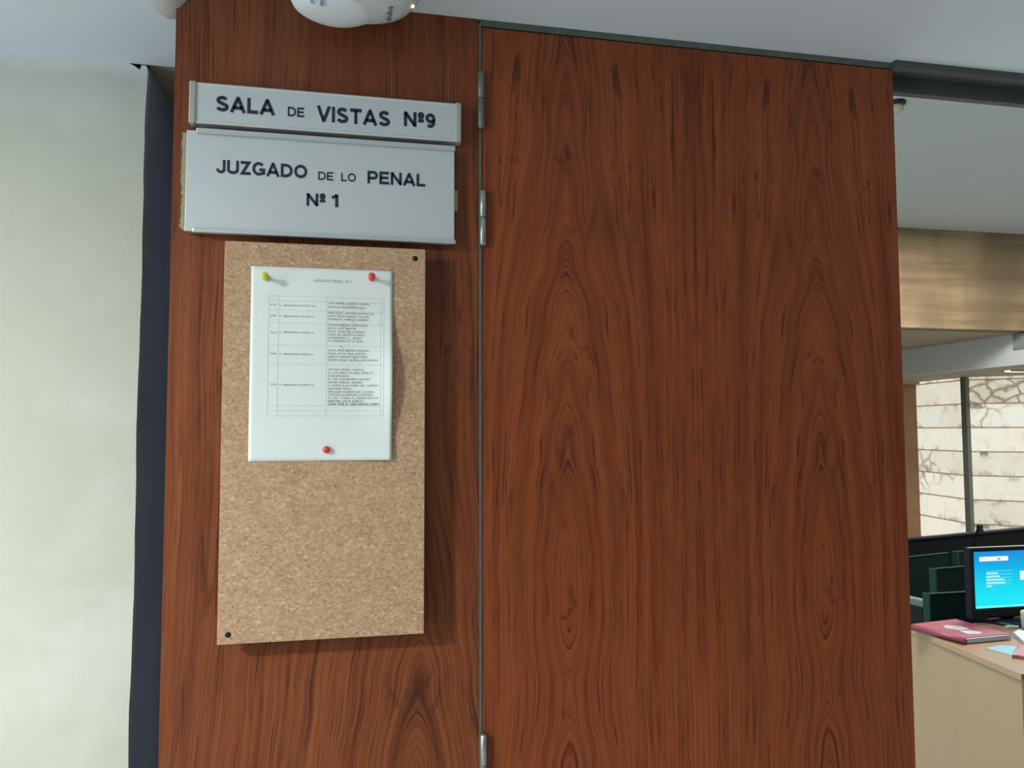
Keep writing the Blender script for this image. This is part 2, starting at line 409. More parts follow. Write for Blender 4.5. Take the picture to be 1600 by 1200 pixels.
def put_text(mb, s, x0, x1, zb, h, w, ysurf, depth=.0004, gap=.16, xform=None, mi=0):
    """write s on a surface facing -y: from x0 to x1, baseline zb, cap height h; ysurf(x,z) is the surface"""
    rb, W = text_geo(s, w, gap); sx = (x1-x0)/W
    def P(p, front):
        x = x0+p.x*sx; z = zb+p.y*h
        if xform: return xform(x, z, front)
        return (x, ysurf(x, z) - (depth if front else 0), z)
    for pts, cl in rb:
        F = [(mb.bm.verts.new(P(a, True)), mb.bm.verts.new(P(b, True))) for a, b in pts]
        n = len(F)
        thick = depth >= .0003
        if thick: B = [(mb.bm.verts.new(P(a, False)), mb.bm.verts.new(P(b, False))) for a, b in pts]
        for i in range(n if cl else n-1):
            j = (i+1) % n
            mb.bm.faces.new((F[i][0], F[j][0], F[j][1], F[i][1])).material_index = mi
            if thick:
                mb.bm.faces.new((F[i][0], B[i][0], B[j][0], F[j][0])).material_index = mi
                mb.bm.faces.new((F[i][1], F[j][1], B[j][1], B[i][1])).material_index = mi

# ------------------------------------------------------------------ wood panel and door
CZ = 2.300                                   # near ceiling
XL = -.273; XD0, XD1 = .2015, .974           # panel left edge, door edges
XP1 = at(747.5, 600).x                       # panel right edge
def nz(x, y, z=0.0): return noise.noise(Vector((x, y, z)))
def lerp_table(tab, v):
    if v <= tab[0][0]: return tab[0][1]
    for (a, p), (b, q) in zip(tab, tab[1:]):
        if v <= b:
            t = (v-a)/(b-a); t = t*t*(3-2*t); return p+(q-p)*t
    return tab[-1][1]
def zpix(v, u=900): return at(u, v).z
# how deep the cut lies below the heart of the figure, by height
G_DOOR = sorted([(zpix(-60), .114), (zpix(200), .106), (zpix(330), .098), (zpix(400), .089), (zpix(500), .073), (zpix(600), .057), (zpix(700), .042), (zpix(780), .030),
                 (zpix(880), .020), (zpix(960), .020), (zpix(1075), .036), (zpix(1110), .034), (zpix(1200), .018), (zpix(1300), .010), (0.6, .09), (0.2, .02)])
XM = at(1090, 600).x                         # book-match seam of the door
XC = (at(1285, 600).x - at(893, 600).x)/2
def marks(x, z, lst):
    m = 0
    for (mx, mz, rx, rz, s, tl) in lst:
        dx = (x-mx) + tl*(z-mz); dz = z-mz
        q = (dx/rx)**2 + (dz/rz)**2
        if q < 9: m = max(m, s*math.exp(-q))
    return m
def mk(u, v, ru, rv, s, tl=0):
    p = at(u, v); return (p.x, p.z, ru*.00103, rv*.00103, s, tl)
MD = [mk(887, 240, 5, 12, .9), mk(874, 252, 5, 8, .8, .5), mk(801, 250, 3, 5, 1), mk(893, 360, 9, 9, .35), mk(840, 110, 5, 40, .5), mk(828, 150, 3, 30, .5, .3),
      mk(958, 476, 2, 2, 1), mk(893, 520, 6, 10, .6), mk(915, 545, 10, 4, .6, .8), mk(925, 560, 3, 12, .5, .4), mk(892, 925, 4, 12, .7), mk(897, 940, 3, 10, .8), mk(892, 955, 4, 6, .9), mk(883, 965, 7, 4, 1),
      mk(893, 675, 5, 10, .5, -.4), mk(875, 715, 6, 30, .45, .3), mk(862, 760, 6, 30, .45, .25), mk(882, 818, 5, 10, .5), mk(882, 1115, 5, 8, .5), mk(955, 350, 14, 40, .45, .1), mk(985, 380, 10, 45, .4), mk(925, 350, 5, 40, .45, -.25), 
      mk(968, 480, 3, 20, .4), mk(980, 840, 3, 30, .3),
      mk(1277, 270, 5, 12, .8, .3), mk(1284, 285, 7, 4, .6, -.6), mk(1256, 240, 3, 12, .5, -.4), mk(1351, 294, 3, 3, 1), mk(1292, 130, 3, 40, .5, -.2), mk(1222, 475, 2, 2, .9), mk(1210, 385, 10, 45, .4), mk(1235, 380, 6, 45, .45, .2),
      mk(1265, 553, 8, 4, .7, -.8), mk(1254, 570, 3, 12, .5, -.4), mk(1300, 905, 3, 12, .7, -.2), mk(1296, 925, 4, 9, .7), mk(1301, 940, 5, 4, .7), mk(1290, 690, 6, 25, .45, -.3), mk(1305, 735, 6, 30, .45, -.2),
      mk(1310, 1080, 5, 8, .5), mk(1270, 728, 12, 4, .3)]
def grain_door(x, z):
    X = abs(x-XM); s = 1 if x > XM else -1
    z2 = z + (.012 if x > XM else 0) 
    X += .007*nz(X*5, z*1.3, 4) + .0028*nz(X*24, z*4, 9) + .0009*nz(x*60, z*16, 2)
    g = lerp_table(G_DOOR, z2)
    g += .006*nz(X*5, z*3, 20) + .0015*nz(X*30, z*14, 23)
    dx = X-XC
    # flank lines lean a little
    ad = abs(dx); h = (ad**1.5 + g**1.5)**(1/1.5) - ad
    f = min(1, max(0, (ad-.04)/.155)); h *= 1 - f*f*(3-2*f)
    return ad + h + .010*nz(X*3, z*.8, 31)
def mark_door(x, z): return marks(x + .003*nz(x*70, z*70), z + .004*nz(x*60, z*60, 5), MD)
XPC = at(655, 1080).x
G_PAN = sorted([(zpix(-60), .085), (zpix(300), .085), (zpix(700), .078), (zpix(950), .062), (zpix(1050), .045), (zpix(1200), .015), (0.4, .06)])
MP = [mk(700, 545, 4, 10, .5, -.9), mk(735, 545, 4, 10, .5, .9), mk(718, 575, 3, 25, .35), mk(707, 610, 4, 12, .4, .5), mk(318, 895, 4, 28, .7, .1), mk(327, 935, 5, 20, .6, -.3), mk(312, 650, 2, 22, .6), mk(330, 775, 4, 40, .4),
      mk(615, 1090, 4, 25, .6, .5), mk(640, 1090, 5, 12, .6, .6), mk(668, 1065, 4, 20, .6, -.3), mk(680, 1100, 4, 25, .5, -.3), mk(650, 1082, 10, 4, .6), mk(745, 1140, 4, 18, .5, .5), mk(270, 340, 5, 30, .35), mk(285, 1100, 6, 60, .35), mk(300, 1060, 3, 40, .35),
      mk(690, 450, 14, 60, .35), mk(325, 1090, 3, 60, .3)]
def grain_panel(x, z):
    X = x + .006*nz(x*4, z*1.2, 44) + .004*nz(x*20, z*5, 49) + .0012*nz(x*60, z*20, 52)
    g = lerp_table(G_PAN, z) + .006*nz(x*6, z*4, 70)
    return (abs(X-XPC)**1.5 + g**1.5)**(1/1.5) + .010*nz(x*3, z*1.0, 61)
def mark_panel(x, z): return marks(x + .003*nz(x*70, z*70), z + .004*nz(x*60, z*60, 5), MP)

def veneered(name, x0, x1, z0, z1, y0, y1, mat, gf, mf, step=.003, zfine=1.0):
    """a slab whose front face is a dense grid carrying the grain field"""
    nx = int((x1-x0)/step)
    zs = [z0 + (zfine-z0)*i/30 for i in range(30)] if z0 < zfine else []
    n2 = int((z1-max(z0, zfine))/step); zs += [max(z0, zfine)+(z1-max(z0, zfine))*i/n2 for i in range(n2+1)]
    xs = [x0+(x1-x0)*i/nx for i in range(nx+1)]
    verts = [(x, y0, z) for z in zs for x in xs]; W = nx+1; faces = []
    for j in range(len(zs)-1):
        for i in range(nx): a = j*W+i; faces.append((a, a+1, a+1+W, a+W))
    b = len(verts); H = len(zs)
    gv = [gf(x, z) for z in zs for x in xs]; mv = [mf(x, z) for z in zs for x in xs]
    # back and side skins
    for (x, z) in ((x0, z0), (x1, z0), (x1, z1), (x0, z1)):
        verts.append((x, y1, z)); gv.append(gf(x, z)); mv.append(0)
    faces.append((b+1, b, b+3, b+2))
    faces.append(tuple(range(0, W))[::-1] + (b, b+1)); faces.append(tuple((H-1)*W+i for i in range(W)) + (b+2, b+3))
    faces.append(tuple(j*W for j in range(H)) + (b+3, b)); faces.append(tuple(j*W+nx for j in range(H))[::-1] + (b+1, b+2))
    me = bpy.data.meshes.new(name); me.from_pydata(verts, [], faces); me.update()
    for nm, vals in (('grain', gv), ('mark', mv)):
        a = me.attributes.new(nm, 'FLOAT', 'POINT'); a.data.foreach_set('value', vals)
    return link(name, me, mat)

panel = struct(veneered('wall_front', XL, XP1, 0.0, CZ, 0, .045, M['panel'], grain_panel, mark_panel))
door = struct(veneered('door_1', XD0, XD1, .02, 2.286, 0, .042, M['door'], grain_door, mark_door))

# metal strip standing in the gap between panel and door
struct(MB().box(XP1+.0006, XD0-.0012, .0005, .03, 0.0, 2.292).build('trim_1', M['strip']))
# thin metal strip over the door and the dark track beyond it
struct(MB().box(XD0-.004, XD1, .001, .04, 2.289, CZ).build('trim_2', M['strip']))
tr = MB(); tr.box(XD1-.002, 3.4, -.012, .006, 2.287, CZ); tr.box(XD1-.002, 3.4, .006, .05, 2.293, CZ); tr.box(XD1-.002, 3.4, .034, .05, 2.262, 2.293)
struct(tr.build('trim_3', M['track'], bevel=.001))

def hinge(v0, vm, v1, mat, px=754.5):
    z0, zm, z1 = at(px, v0, -.006).z, at(px, vm, -.006).z, at(px, v1, -.006).z
    x = at(px+.8, 600, -.006).x
    root = empty('hinge', (x, -.005, z1)); r = .0056
    for a, b in ((z1, zm-.0007), (zm+.0007, z0)):
        m = MB(); m.lathe([(0, a), (r*.8, a), (r, a+.001), (r, b-.001), (r*.8, b), (0, b)], 20, Matrix.Translation((0, 0, -z1)))
        m.build('knuckle', mat, root, True)
    m = MB(); m.lathe([(0, z1-.001), (r*.6, z1-.001), (r*.6, z0+.001), (0, z0+.001)], 12, Matrix.Translation((0, 0, -z1))); m.build('pin', M['strip'], root, True)
    m = MB(); m.box(-.0052, -.0035, -.001, .010, 0, z0-z1); m.build('leaf', mat, root)
    return root
h1 = hinge(112, 154, 200, M['steel'], 751.5); h2 = hinge(298, 340, 383, M['steel_new'], 754); h3 = hinge(1148, 1197, 1236, M['steel_new'], 754.5)
GH = 'door hinges in the gap beside the wooden door'
tag(h1, 'dull painted steel hinge nearest the ceiling, beside the upper name plate', 'hinge', GH)
tag(h2, 'steel door hinge beside the lower right corner of the larger name plate', 'hinge', GH)
tag(h3, 'shiny steel door hinge at the bottom edge of the photo, below the board', 'hinge', GH)

# ------------------------------------------------------------------ plaster wall, recess, ceiling
YW = .278; XE = -.384
pts = [(-3.2, 0), (XE, 0)]
z = .1
while z < 2.25:
    pts.append((XE + random.uniform(-.0009, .0007) + .002*nz(0, z*4), z)); z += random.uniform(.02, .06)
def q(u, v): p = at(u, v, YW); return (p.x, p.z)
pts += [q(231, 115), q(230, 105), q(227, 102), q(221, 102), q(218.5, 109), q(210, 103), q(203, 99), q(194, 94)]
pts += [(-.52, 2.302), (-3.2, 2.302)]
struct(MB().prism(pts, YW, YW+.018).build('wall_left', M['plaster']))
struct(MB().box(-3.2, XE-.001, YW+.018, .75, 0, 2.40).build('trim_4', M['jamb']))
struct(MB().box(-.48, XE-.001, YW+.010, YW+.019, 2.27, 2.31).build('notch_shade', M['void']))  # dark slab behind the plaster notch, coloured as the shade inside
struct(MB().box(XE-.001, .20, .62, .66, 0, 2.40).build('wall_recess', M['jamb']))
# ceiling in two fields: the white lobby field, and a darker khaki field inside the recess
struct(MB().box(-3.2, 3.4, -3.0, 0.0, CZ, CZ+.04).build('ceiling', M['ceil']))
struct(MB().box(-3.2, XD1, 0.0, YW+.001, CZ+.0005, CZ+.04).build('ceiling', M['ceil']))
struct(MB().box(-3.2, .20, YW+.001, .70, CZ+.004, CZ+.04).build('ceiling', M['ceil_recess']))
struct(MB().box(-3.4, 3.6, -3.2, .0, -.05, 0).build('floor', M['floor']))
struct(MB().box(-3.4, 12, .0, 9, -.05, -.001).build('floor', M['floor']))
# rounded plaster lump where the ceiling meets the panel's edge
m = MB(); m.lathe([(0, -.040), (.012, -.038), (.022, -.031), (.030, -.018), (.034, 0)], 24, Matrix.Translation((-.284, .014, CZ)))
tag(m.build('ceiling_fixture', M['caulk'], None, True), 'grey rounded cap on the ceiling at the panel edge, cut off by the photo top', 'ceiling fitting')

# ------------------------------------------------------------------ name plates
def plate_text(name, words, y, parent, mat=M['ink'], w=.175):
    for s, (u0, vb0), u1, hpx, ww in words:
        mb = MB()
        a = at(u0, vb0, y); b = at(u1, vb0, y)
        put_text(mb, s, a.x, b.x, a.z, hpx*(at(500, 200, y)-at(500, 201, y)).z, ww, lambda x, z: y, .0004, .12)
        ch(mb.build(name, mat), parent)
sx0, sx1, sz0, sz1 = -.2375, .1545, 2.0825, 2.1455
up_ = empty('name_plate', ((sx0+sx1)/2, 0, sz0))
def ch(o, root): o.parent = root; o.matrix_parent_inverse = Matrix.Translation(root.location).inverted(); return o
m = MB(); m.prism([(0, sz0), (-.018, sz0), (-.020, sz0+.0025), (-.0185, sz0+.004), (-.0185, sz1-.004), (-.020, sz1-.002), (-.018, sz1), (0, sz1)], sx0, sx1, 'x')
ch(m.build('aluminium_profile', M['alu']), up_)
for x0, x1 in ((sx0-.0105, sx0), (sx1, sx1+.0098)):
    ch(MB().box(x0, x1, -.0215, -.0002, sz0-.001, sz1+.001).build('end_cap', M['cap'], bevel=.0025), up_)
plate_text('lettering', [('SALA', (337, 173.5), 429, 24.0, .225), ('DE', (449.5, 181.5), 475.5, 14.8, .19), ('VISTAS', (495.5, 189.5), 609.5, 24.5, .225), ('Nº9', (631, 197.0), 680, 23.5, .225)], -.0186, up_)
tag(up_, 'narrow silver plate reading SALA DE VISTAS Nº9 on the wood panel', 'sign', 'silver name plates on the wood panel')

lx0, lx1, lz0, lz1 = -.2505, .1545, 1.9165, 2.0715
lo_ = empty('name_plate', ((lx0+lx1)/2, 0, lz0))
ch(MB().box(lx0, lx1-.001, -.0165, -.012, lz0+.0015, lz1).build('face_sheet', M['alu'], bevel=.0006), lo_)
edge = [(lx0-.0002, lz0+.002), (lx0-.0002, lz1-.004)]
zz = lz1-.004; L_ = []
while zz > lz0+.002:
    L_.append((lx0-.0055-random.uniform(0, .0022)-.001*math.sin(zz*60), zz)); zz -= random.uniform(.003, .007)
ch(MB().prism([edge[0], edge[1]] + L_, -.0155, -.0003).build('foam_edge', M['foam']), lo_)
ch(MB().box(lx0+.002, lx1-.006, -.012, -.0003, lz0+.002, lz1-.002).build('backing_board', M['foam']), lo_)
ch(MB().box(lx0+.014, lx1, -.0215, -.0165, lz1-.005, lz1+.003).build('top_rail', M['alu2'], bevel=.001), lo_)
ch(MB().box(lx0+.012, lx1+.001, -.0215, -.0165, lz0-.001, lz0+.0055).build('bottom_rail', M['alu2'], bevel=.001), lo_)
ch(MB().box(lx1-.001, lx1+.0058, -.006, -.0003, 1.974, 2.007).build('spacer_tab', plain('yellowed_tab', (.42, .38, .17), .7)), lo_)
plate_text('lettering', [('JUZGADO', (338, 270.5), 480, 20.8, .215), ('DE', (497, 281), 521, 13.0, .18), ('LO', (533, 283), 556, 13.2, .18), ('PENAL', (574, 286.5), 664.5, 20.0, .215),
                            ('Nº', (478.8, 321.5), 508, 19.5, .215), ('1', (518.5, 323.5), 528.5, 20.0, .21)], -.0166, lo_)
tag(lo_, 'large silver plate reading JUZGADO DE LO PENAL Nº 1 above the board', 'sign', 'silver name plates on the wood panel')

# ------------------------------------------------------------------ pin board with the notice
YB = -.034
bx0 = at(345, 700, YB).x; bx1 = at(663.5, 700, YB).x; bz1 = at(500, 382.5, YB).z; bz0 = at(500, 999, YB).z
board = empty('pin_board', ((bx0+bx1)/2, 0, bz0))
bm_ = MB(); bm_.box(bx0, bx1, YB, YB+.012, bz0, bz1)
ch(bm_.build('panel', M['cork'], bevel=.0006), board)
for bx in (bx0+.05, bx1-.08): ch(MB().box(bx, bx+.03, YB+.012, -.0002, bz0+.03, bz1-.03).build('batten', M['cork_edge']), board)
for (u, v) in ((648.5, 404), (356, 992)):
    p = at(u, v, YB); m = MB(); m.lathe([(0, .0013), (.0028, .0010), (.0042, 0.0004), (.0042, -.001)], 16, Matrix.Translation((p.x, YB, p.z)) @ Matrix.Rotation(PI/2, 4, 'X'))
    s = ch(m.build('screw', M['screw'], None, True), board)
    m = MB()
    for a in (0, PI/2): m.box(-.0022, .0022, -.0016, -.0011, -.0004, .0004, Matrix.Translation((p.x, YB, p.z)) @ Matrix.Rotation(a+.4, 4, 'Y'))
    cr = m.build('cross_slot', M['void']); cr.parent = s
tag(board, 'tall tan chipboard pin board screwed to the dark wood panel', 'notice board')

YP = YB-.0012
P00 = at(387.5, 721.5, YP); P11 = at(613.5, 424.5, YP); P01 = at(392.5, 415.5, YP)
px0, px1, pz0, pz1 = P00.x, P11.x, at(387.5, 721, YP).z, P01.z
def ypaper(x, z):
    s = (x-px0)/(px1-px0); t = (z-pz0)/(pz1-pz0)
    b = .012*max(0, (s-.72)/.28)**2 * max(0, math.exp(-((t-.42)/.24)**2) - .02)
    b += .004*max(0, (.25-t)/.25)**2 * max(0, (s-.62)/.38)
    b += .0022*math.exp(-((s-.5)/.22)**2)*math.exp(-((t-.8)/.2)**2)
    return YP - b
notice = empty('notice_sheet', ((px0+px1)/2, YP, pz0))
def pf(a, b):
    x = px0+(px1-px0)*a; z = pz0+(pz1-pz0)*b; return (x, ypaper(x, z), z)
m = MB(); m.grid(pf, 40, 50); o = ch(m.build('sheet', M['paper'], None, True), notice)
sol = o.modifiers.new('thickness', 'SOLIDIFY'); sol.thickness = .00025; sol.offset = 0
YT = lambda x, z: ypaper(x, z) - .0003
m = MB()
def hline(v, ua, ub, w=.00045):
    z = at(511, v, YP).z; xa = at(ua, v, YP).x; xb = at(ub, v, YP).x; n = 16
    m.grid(lambda a, b: (xa+(xb-xa)*a, YT(xa+(xb-xa)*a, z)-.00001, z+(b-.5)*w), n, 1)
def vline(u, va, vb, w=.00045):
    x = at(u, 550, YP).x; za = at(511, va, YP).z; zb = at(511, vb, YP).z; n = 16
    m.grid(lambda a, b: (x+(b-.5)*w, YT(x, 0*a+za+(zb-za)*a)-.00001, za+(zb-za)*a), n, 1)
for v in (464.5, 472, 486.5, 506, 540.5, 570, 634, 642.3, 650): hline(v, 419, 599.5)
for u in (419, 434.5, 509.8, 594.5, 599.5): vline(u, 464.5, 650)
ch(m.build('table_ruling', M['rule']), notice)
m = MB()
def line(s, u0, v, u1, h=3.3, w=.16, mb=None):
    a = at(u0, v+h/2, YP); b = at(u1, v+h/2, YP); z = at(u0, v+h/2, YP).z
    put_text(mb or m, s, a.x, b.x, z, h*.00093, w, YT, .00005, .25)
line('JUZGADO PENAL Nº 1', 489.5, 438.5, 549, 4.6, .15)
for s, v, vt in (('9:30', 476, 477), ('10:00', 493, 494), ('10:30', 519.5, 519), ('11:00', 552.5, 553), ('11:30', 600.5, 601.3)):
    line(s, 422.5, v, 431.5, 2.8, .2)
for s, v, u1 in (('P. ABREVIADO 177/2017 OA', 477, 493), ('P. ABREVIADO 177/2017 A', 494, 491), ('P. ABREVIADO 192/2017 A', 519, 490), ('P. ABREVIADO 172/2017 A', 553, 489), ('P. ABREVIADO 212/2017 OA', 601.3, 490)):
    line(s, 437, v, u1, 2.8, .2)
rows = [(474, 578, 'LUIS MIGUEL GUERRA FORMAL'), (480, 571, 'NICOLAS HERNANDEZ DIAZ'), (489, 583, 'MERCEDES LEONOR GONZALEZ'), (494, 576, 'JOSE FELIX RAMOS VILLAR'), (499, 576, 'SUSANA M. PAREJA LORENZO'),
        (508, 574, 'OSCAR MORENO DOMINGUEZ'), (513, 556, 'ROSA SANZ MARTIN'), (518, 570, 'FELIX GARCIA MORENO'), (523, 569, 'JUAN DE DIEGO ALONSO'), (528, 565, 'LEONARDO C. ALBA'), (533, 567, 'P. FORENSES Nº 117 ALBA'),
        (547.5, 576, 'ALAN JOSE MEDINA MORENO'), (552.5, 571, 'FELIX MOTA VILA MARTIN'), (557.5, 574, 'MARTA MEDINA MARTINEZ'), (562.5, 590, 'PEDRO MIGUEL MEDINA MONTESINOS'),
        (577.5, 568, 'VICTIMA ROBO CUENTA'), (582.5, 583, 'R. CIVIL DIRECTO LINEA DIRECTA'), (587.5, 545, 'ASEGURADORA'), (592.5, 578, 'R. CIVIL SUBSIDIARIO ANTONIO'), (597.5, 566, 'MIGUEL ROBLES JIMENEZ'), (602.3, 590, 'A. PARTICULAR MARIA DEL CARMEN'),
        (607.3, 548, 'MARTINEZ ROSA'), (612.3, 584, 'BENJAMIN ROMERO DE CACERES'), (617, 582, 'CRISTINA RODRIGUEZ MARTINEZ'), (621.8, 591, 'A. CIVIL Y PENAL R. ADMINISTRATIVA')]
for v, u1, s in rows: line(s, 512.6, v - .2, u1, 3.2, .2)
ch(m.build('printed_text', M['print']), notice)
for q_ in (0, 1):
    m = MB()
    if q_ == 0: line('MARTINA LUCIA GARCIA', 512, 626.6, 567, 3.3, .22, m)
    else: line('JUAN JOSE M. SANTAMARIA MARIO', 512.5, 631.3, 592, 3.6, .24, m)
    ch(m.build('handwriting', M['pen']), notice)
m = MB()
def stroke(uv, w=.0005):
    p = [at(u, v, YP) for u, v in uv]
    rb = ribbon([(a.x, a.z) for a in p], False, w); V = [(m.bm.verts.new((a.x, YT(a.x, a.y)-.00008, a.y)), m.bm.verts.new((b.x, YT(b.x, b.y)-.00008, b.y))) for a, b in rb]
    for A, B in zip(V, V[1:]): m.bm.faces.new((A[0], B[0], B[1], A[1]))
stroke([(530, 474), (548, 478), (557, 480), (567, 486)], .00035); stroke([(541, 499), (549, 500), (555, 507)], .00035); stroke([(536, 510), (542, 515), (549, 524)], .0005)
stroke([(531, 540), (534, 543)], .0009); stroke([(534, 543), (546, 551), (556, 562), (564, 570)], .0003)
ch(m.build('pen_crossing_out', M['pen']), notice)
tag(notice, 'white printed court schedule sheet pinned to the chipboard', 'paper')

def pushpin(u, v, mat, label, long=True, tilt=0, tx=0, grp='push pins holding the white sheet'):
    tip = at(u, v, YP-.001); y = ypaper(tip.x, tip.z)
    r = empty('push_pin', (tip.x, y, tip.z)); r.rotation_euler = (PI/2+tilt, 0, tx)
    if long:
        m = MB(); m.lathe([(0, .0010), (.0042, .0010), (.0048, .0022), (.0036, .0042), (.0026, .0070), (.0027, .0130), (.0040, .0160), (.0053, .0172), (.0053, .0195), (.0044, .0208), (0, .0210)], 20, None)
        m.build('grip', mat, r, True)
        m = MB(); m.lathe([(0, -.004), (.00055, -.003), (.00055, .0012), (0, .0012)], 8); m.build('needle', M['steel_new'], r, True)
    else:
        m = MB(); m.lathe([(0, .0002), (.0040, .0002), (.0054, .0020), (.0050, .0050), (.0030, .0068), (0, .0074)], 20); m.build('head', mat, r, True)
        m = MB(); m.lathe([(0, -.004), (.0006, -.003), (.0006, .0004), (0, .0004)], 8); m.build('needle', M['steel_new'], r, True)
    return tag(r, label, 'push pin', grp)
pushpin(415.5, 434.2, M['yellow'], 'yellow push pin in the upper left corner of the sheet')
pushpin(580.5, 434.8, M['red'], 'red push pin in the upper right corner of the sheet')
pushpin(509.8, 702.6, M['red'], 'red push pin at the bottom middle of the sheet', False)

# ------------------------------------------------------------------ access point on the ceiling
apc = at(555, 0, -.10); AX, AY = apc.x, -.124
ap = empty('wireless_access_point', (AX, AY, CZ))
m = MB(); m.lathe([(0, 0), (.098, 0), (.1015, -.008), (.101, -.020), (.096, -.036), (.086, -.049), (.070, -.057), (.045, -.0615), (.02, -.0632), (0, -.0635)], 96, None, 2.35)
m.build('shell', M['white2'], ap, True)
# lighter lens-shaped cover over the left of the face
m = MB(); m.lathe([(0, -.030), (.0670, -.030), (.0680, -.045), (.064, -.0535), (.054, -.0595), (.038, -.0645), (.018, -.0662), (0, -.0668)], 96, Matrix.Translation((-.027, .0300, 0)), 2.0)
m.build('cover', M['white'], ap, True)
# maker's word, read upwards, pressed on the shell's right face
def shellz(x, y):
    sup = 2.35; rr = (abs(x)**sup+abs(y)**sup)**(1/sup)
    T = [(0, -.0635), (.02, -.0632), (.045, -.0615), (.070, -.057), (.086, -.049), (.096, -.036), (.101, -.020)]
    for (a, p), (b, q2) in zip(T, T[1:]):
        if rr <= b: return p+(q2-p)*(rr-a)/(b-a)
    return -.020
m = MB(); rb, W = text_geo('aruba', .15, .12)
a0 = atz(611.0, 30.5, 2.246); a1 = atz(614.5, 10, 2.240)
wx, wy = a0.x-AX, a0.y-AY; ln = (a1-a0).length
dirv = Vector((a1.x-a0.x, a1.y-a0.y)).normalized(); nrm = Vector((dirv.y, -dirv.x))
for pts_, cl in rb:
    F = []
    for a, b in pts_:
        r2 = []
        for p in (a, b):
            w2 = Vector((wx, wy)) + dirv*(p.x/W*ln) + nrm*(p.y*.0105)
            r2.append(m.bm.verts.new((w2.x, w2.y, shellz(w2.x, w2.y)-.0009)))
        F.append(r2)
    n = len(F)
    for i in range(n if cl else n-1):
        j = (i+1) % n; m.bm.faces.new((F[i][0], F[j][0], F[j][1], F[i][1]))
m.build('maker_logo', M['grey_print'], ap)
pl = atz(645, 8, 2.252); m = MB()
m.lathe([(0, -.0030), (.0018, -.0024), (.0026, 0)], 12, Matrix.Translation((pl.x-AX, pl.y-AY, shellz(pl.x-AX, pl.y-AY)+.0006)))
m.build('indicator_light', M['led'], ap, True)
m = MB()
def rect_on_cover(u0, v0, u1, v1, zc=2.2505):
    a = atz(u0, v0, zc); b = atz(u1, v0, zc); c = atz(u1, v1, zc); d = atz(u0, v1, zc)
    V = [m.bm.verts.new((p.x-AX, p.y-AY, zoff)) for p, zoff in zip((a, b, c, d), [zz_]*4)]
    m.bm.faces.new(V)
zz_ = -.0672
rect_on_cover(500.5, 0, 505.5, 9.5, CZ+zz_); rect_on_cover(507.5, 0, 508.5, 10, CZ+zz_); rect_on_cover(490, 2, 491.5, 8, CZ+zz_); rect_on_cover(485.5, 0, 489, 5, CZ+zz_)
m.build('label_print', M['blue_print'], ap)
tag(ap, 'white rounded wireless access point on the ceiling above the name plates', 'access point')

# ------------------------------------------------------------------ courtroom seen past the door
HZ = 3.40; YBM = 4.655
struct(MB().box(.98, 12, .05, YBM+.05, HZ, HZ+.05).build('ceiling', M['ceil_far']))
struct(MB().box(.98, 12, .022, .05, CZ, HZ+.02).build('wall_above_opening', M['ceil_far']))
struct(MB().box(.94, .98, .10, 9, 0, HZ).build('wall_side', M['ceil_far']))
struct(MB().box(.98, 12, YBM, YBM+.10, 2.51, HZ).build('beam_timber', M['beam']))
struct(MB().box(.98, 12, YBM+.10, 7.4, 2.50, 2.54).build('ceiling', M['soffit']))
XB = 6.03
struct(MB().box(XB, XB+.05, YBM+.002, 7.4, 2.21, 2.50).build('trim_6', M['bulk']))
struct(MB().box(XB+.05, 12, YBM, 7.4, 2.208, 2.25).build('ceiling', M['soffit']))
struct(MB().box(XB+.05, 12, YBM, YBM+.03, 2.25, 2.508).build('trim_9', M['bulk']))
struct(MB().box(.98, XB, 7.25, 7.30, 2.21, 2.50).build('wall_upper', M['bulk']))
g0 = atx(1585, 530, XB); g1 = atx(1605, 545, XB)
gr = empty('air_grille', (XB-.004, g1.y, 2.21+.03))
gy0, gy1 = g1.y-.25, g0.y; gz0, gz1 = atx(1586, 546, XB).z, atx(1586, 522, XB).z
m = MB(); m.box(XB-.014, XB-.0005, gy0, gy1, gz0, gz0+.012); m.box(XB-.014, XB-.0005, gy0, gy1, gz1-.012, gz1); m.box(XB-.014, XB-.0005, gy0, gy0+.012, gz0, gz1); m.box(XB-.014, XB-.0005, gy1-.012, gy1, gz0, gz1)
ch(m.build('frame', M['grille']), gr)
m = MB()
zq = gz0+.02
while zq < gz1-.015: m.box(XB-.010, XB-.001, gy0+.012, gy1-.012, zq, zq+.006); zq += .016
ch(m.build('slats', M['grille']), gr)
tag(gr, 'grey green air grille on the white bulkhead at the right photo edge', 'air vent')
# lit slot lamp in the soffit
la = atz(1575, 579.5, 2.205); lb = atz(1606, 577.5, 2.205)
lm = empty('recessed_strip_lamp', ((la.x+lb.x)/2, la.y, 2.208))
m = MB(); m.box(la.x, la.x+.5, la.y-.04, la.y+.04, 2.198, 2.2075); ch(m.build('diffuser', emit('lamp_diffuser', (1, .93, .82), 4)), lm)
m = MB(); m.box(la.x-.012, la.x+.512, la.y-.055, la.y-.041, 2.194, 2.2075); m.box(la.x-.012, la.x+.512, la.y+.041, la.y+.055, 2.194, 2.2075); ch(m.build('frame', M['soffit']), lm)
tag(lm, 'thin lit strip lamp in the beige soffit above the marble wall', 'ceiling lamp')
